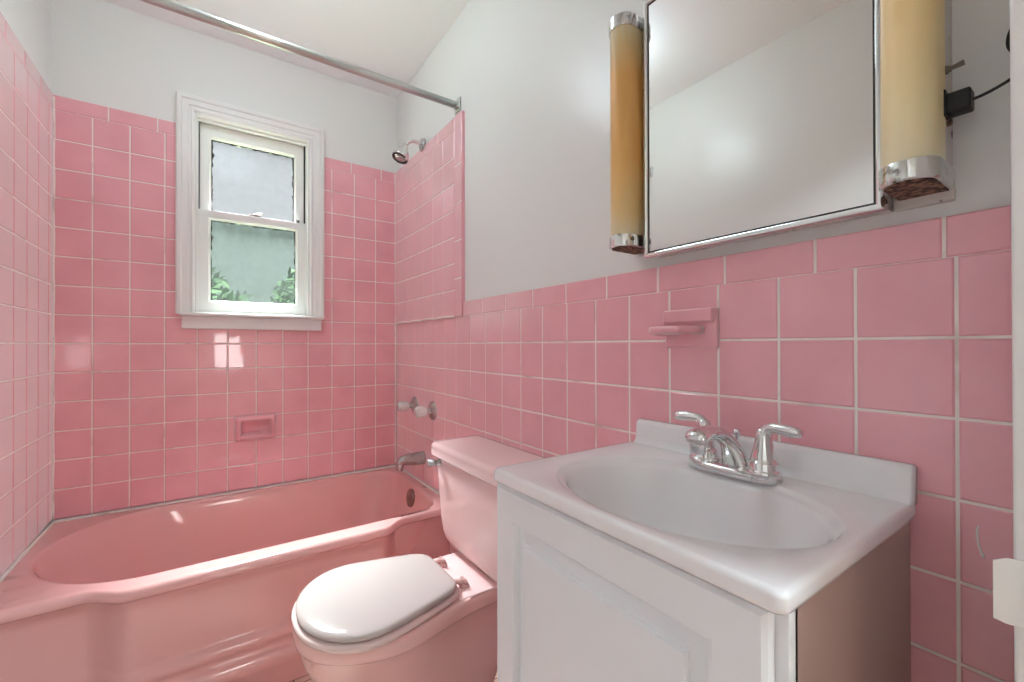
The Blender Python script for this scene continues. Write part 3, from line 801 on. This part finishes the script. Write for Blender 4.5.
c = bez((-.028, sy-.021, 1.379), (-.028, sy-.034, 1.380), (-.028, sy-.042, 1.383), (-.028, sy-.052, 1.387), 10)
c += bez((-.028, sy-.052, 1.387), (-.028, sy-.068, 1.394), (-.020, sy-.072, 1.410), (-.012, sy-.058, 1.424), 8)[1:]
c += bez((-.012, sy-.058, 1.424), (-.010, sy-.046, 1.436), (-.010, sy-.051, 1.455), (-.010, sy-.060, 1.470), 10)[1:]
c += bez((-.010, sy-.060, 1.470), (-.006, sy-.068, 1.485), (-.004, sy-.070, 1.50), (-.004, sy-.070, 1.52), 6)[1:]
tube(bm, c, .0019, 10); obj('cord', bm, M['black'], pl, True)

# ------------------------------------------------------------------ lights
def light(name, typ, loc, energy, color=(1, 1, 1), **kw):
    d = bpy.data.lights.new(name, typ); d.energy = energy; d.color = color
    for k_, v_ in kw.items(): setattr(d, k_, v_)
    o = bpy.data.objects.new(name, d); col.objects.link(o); o.location = loc; return o
def emis(name, color, s):
    m = bpy.data.materials.new(name); m.use_nodes = True; nt = m.node_tree; nt.nodes.remove(nt.nodes['Principled BSDF'])
    e = nd(m, 'ShaderNodeEmission'); e.inputs[0].default_value = color; e.inputs[1].default_value = s; lk(m, e, 0, nt.nodes['Material Output'], 'Surface'); return m
HALL, CEILL, SKY, SUN, FLOORL = 90, 9.5, .58, 100, 9.5
# fill lamp added on the bathroom ceiling, above the picture's top edge
LX, LY = -.72, -.86
cl = thing('added_ceiling_lamp', 'added fill lamp, a lit opal globe on the ceiling out of view', 'lamp', (LX, LY, CEIL))
bm = bmesh.new(); lathe(bm, (LX, LY, CEIL+.001), (0, 0, -1), [(0, .06), (.014, .06), (.024, .05), (.03, .03), (.075, .028), (.08, .045), (.086, .045)], 32); obj('lamp_base', bm, M['chrome'], cl, True)
bm = bmesh.new(); lathe(bm, (LX, LY, CEIL-.08), (0, 0, -1), [(0, .04), (.012, .085), (.04, .118), (.08, .130), (.12, .118), (.155, .085), (.175, .04), (.18, .006)], 32)
obj('glass_shade', bm, emis('fill_lamp_glow', (.75, .93, 1, 1), CEILL), cl, True)
# fill lamp added on the hall ceiling behind the camera
hx, hy = .35, -3.3
hl = thing('added_hall_lamp', 'added square fill lamp on the hall ceiling behind the doorway', 'lamp', (hx, hy, 2.49))
obj('lamp_base', B(hx-.24, hx+.24, hy-.24, hy+.24, 2.475, 2.492), M['trim'], hl, bevel=.004)
obj('glass_shade', B(hx-.22, hx+.22, hy-.22, hy+.22, 2.42, 2.476), emis('hall_fill_glow', (.75, .93, 1, 1), HALL), hl, bevel=.012)
fx, fy = -.649, -4.2  # lamp added in place of a hall window, to be mirrored in the tiles
fl_ = thing('added_floor_lamp', 'added floor lamp with a lit drum shade in the hall, mirrored in the back-wall tiles', 'lamp', (fx, fy, 0))
bm = bmesh.new(); lathe(bm, (fx, fy, 0), (0, 0, 1), [(0, .13), (.012, .13), (.02, .11), (.03, .02)], 32); obj('base', bm, M['alu'], fl_, True)
bm = bmesh.new(); tube(bm, [(fx, fy, .02), (fx, fy, .5), (fx, fy, .84)], .010, 14); obj('pole', bm, M['alu'], fl_, True)
bm = bmesh.new(); lathe(bm, (fx, fy, .79), (0, 0, 1), [(0, .15), (.40, .14)], 32); obj('lamp_shade', bm, emis('tile_glint_glow', (1, .98, .95, 1), FLOORL), fl_, True)

w = bpy.data.worlds.new('overcast_sky'); bpy.context.scene.world = w; w.use_nodes = True
nt = w.node_tree; bg = nt.nodes['Background']
tcw = nt.nodes.new('ShaderNodeTexCoord'); spw = nt.nodes.new('ShaderNodeSeparateXYZ'); rw = nt.nodes.new('ShaderNodeValToRGB')
nt.links.new(tcw.outputs['Generated'], spw.inputs[0]); nt.links.new(spw.outputs['Z'], rw.inputs[0]); nt.links.new(rw.outputs[0], bg.inputs[0])
e = rw.color_ramp.elements
e[0].position = 0; e[0].color = (.8, .84, .9, 1); e[1].position = .8; e[1].color = (1, 1, 1, 1)
bg.inputs[1].default_value = SKY
su_ = light('sky_light', 'SUN', (-.8, 3, 5), SUN, (.96, .98, 1), angle=math.radians(36))
su_.rotation_euler = (math.radians(-(90-59)), 0, math.radians(4))
po = light('window_portal', 'AREA', (-.654, .135, 1.64), 1, shape='RECTANGLE', size=.46, size_y=.87)
po.rotation_euler = (math.radians(-90), 0, 0); po.data.cycles.is_portal = True

# ------------------------------------------------------------------ camera (solved from the tile joints)
f_px = 432.759
yaw, pit, rol = .6050678520, .0042829274, -.0020046003
fw = Vector((math.sin(yaw)*math.cos(pit), math.cos(yaw)*math.cos(pit), math.sin(pit)))
rt = Vector((math.cos(yaw), -math.sin(yaw), 0)); up = rt.cross(fw)
r2 = rt*math.cos(rol)+up*math.sin(rol); u2 = -rt*math.sin(rol)+up*math.cos(rol)
cd = bpy.data.cameras.new('camera'); cam = bpy.data.objects.new('camera', cd); col.objects.link(cam)
cd.sensor_fit = 'HORIZONTAL'; cd.sensor_width = 36; cd.lens = f_px/1024*36; cd.shift_y = 2.3677/1024; cd.clip_start = .02
Rm = Matrix((r2, u2, -fw)).transposed().to_4x4()
cam.matrix_world = Matrix.Translation(Vector((-.81393, -2.26993, 1.07094))) @ Rm
sc = bpy.context.scene; sc.camera = cam
sc.view_settings.view_transform = 'Standard'; sc.view_settings.look = 'None'
sc.view_settings.exposure = .46; sc.view_settings.gamma = 1
try: sc.view_settings.use_curve_mapping = False
except Exception: pass
sc.cycles.use_denoising = True
sc.cycles.max_bounces = 12; sc.cycles.diffuse_bounces = 6; sc.cycles.glossy_bounces = 6; sc.cycles.transparent_max_bounces = 12
sc.cycles.sample_clamp_indirect = 6
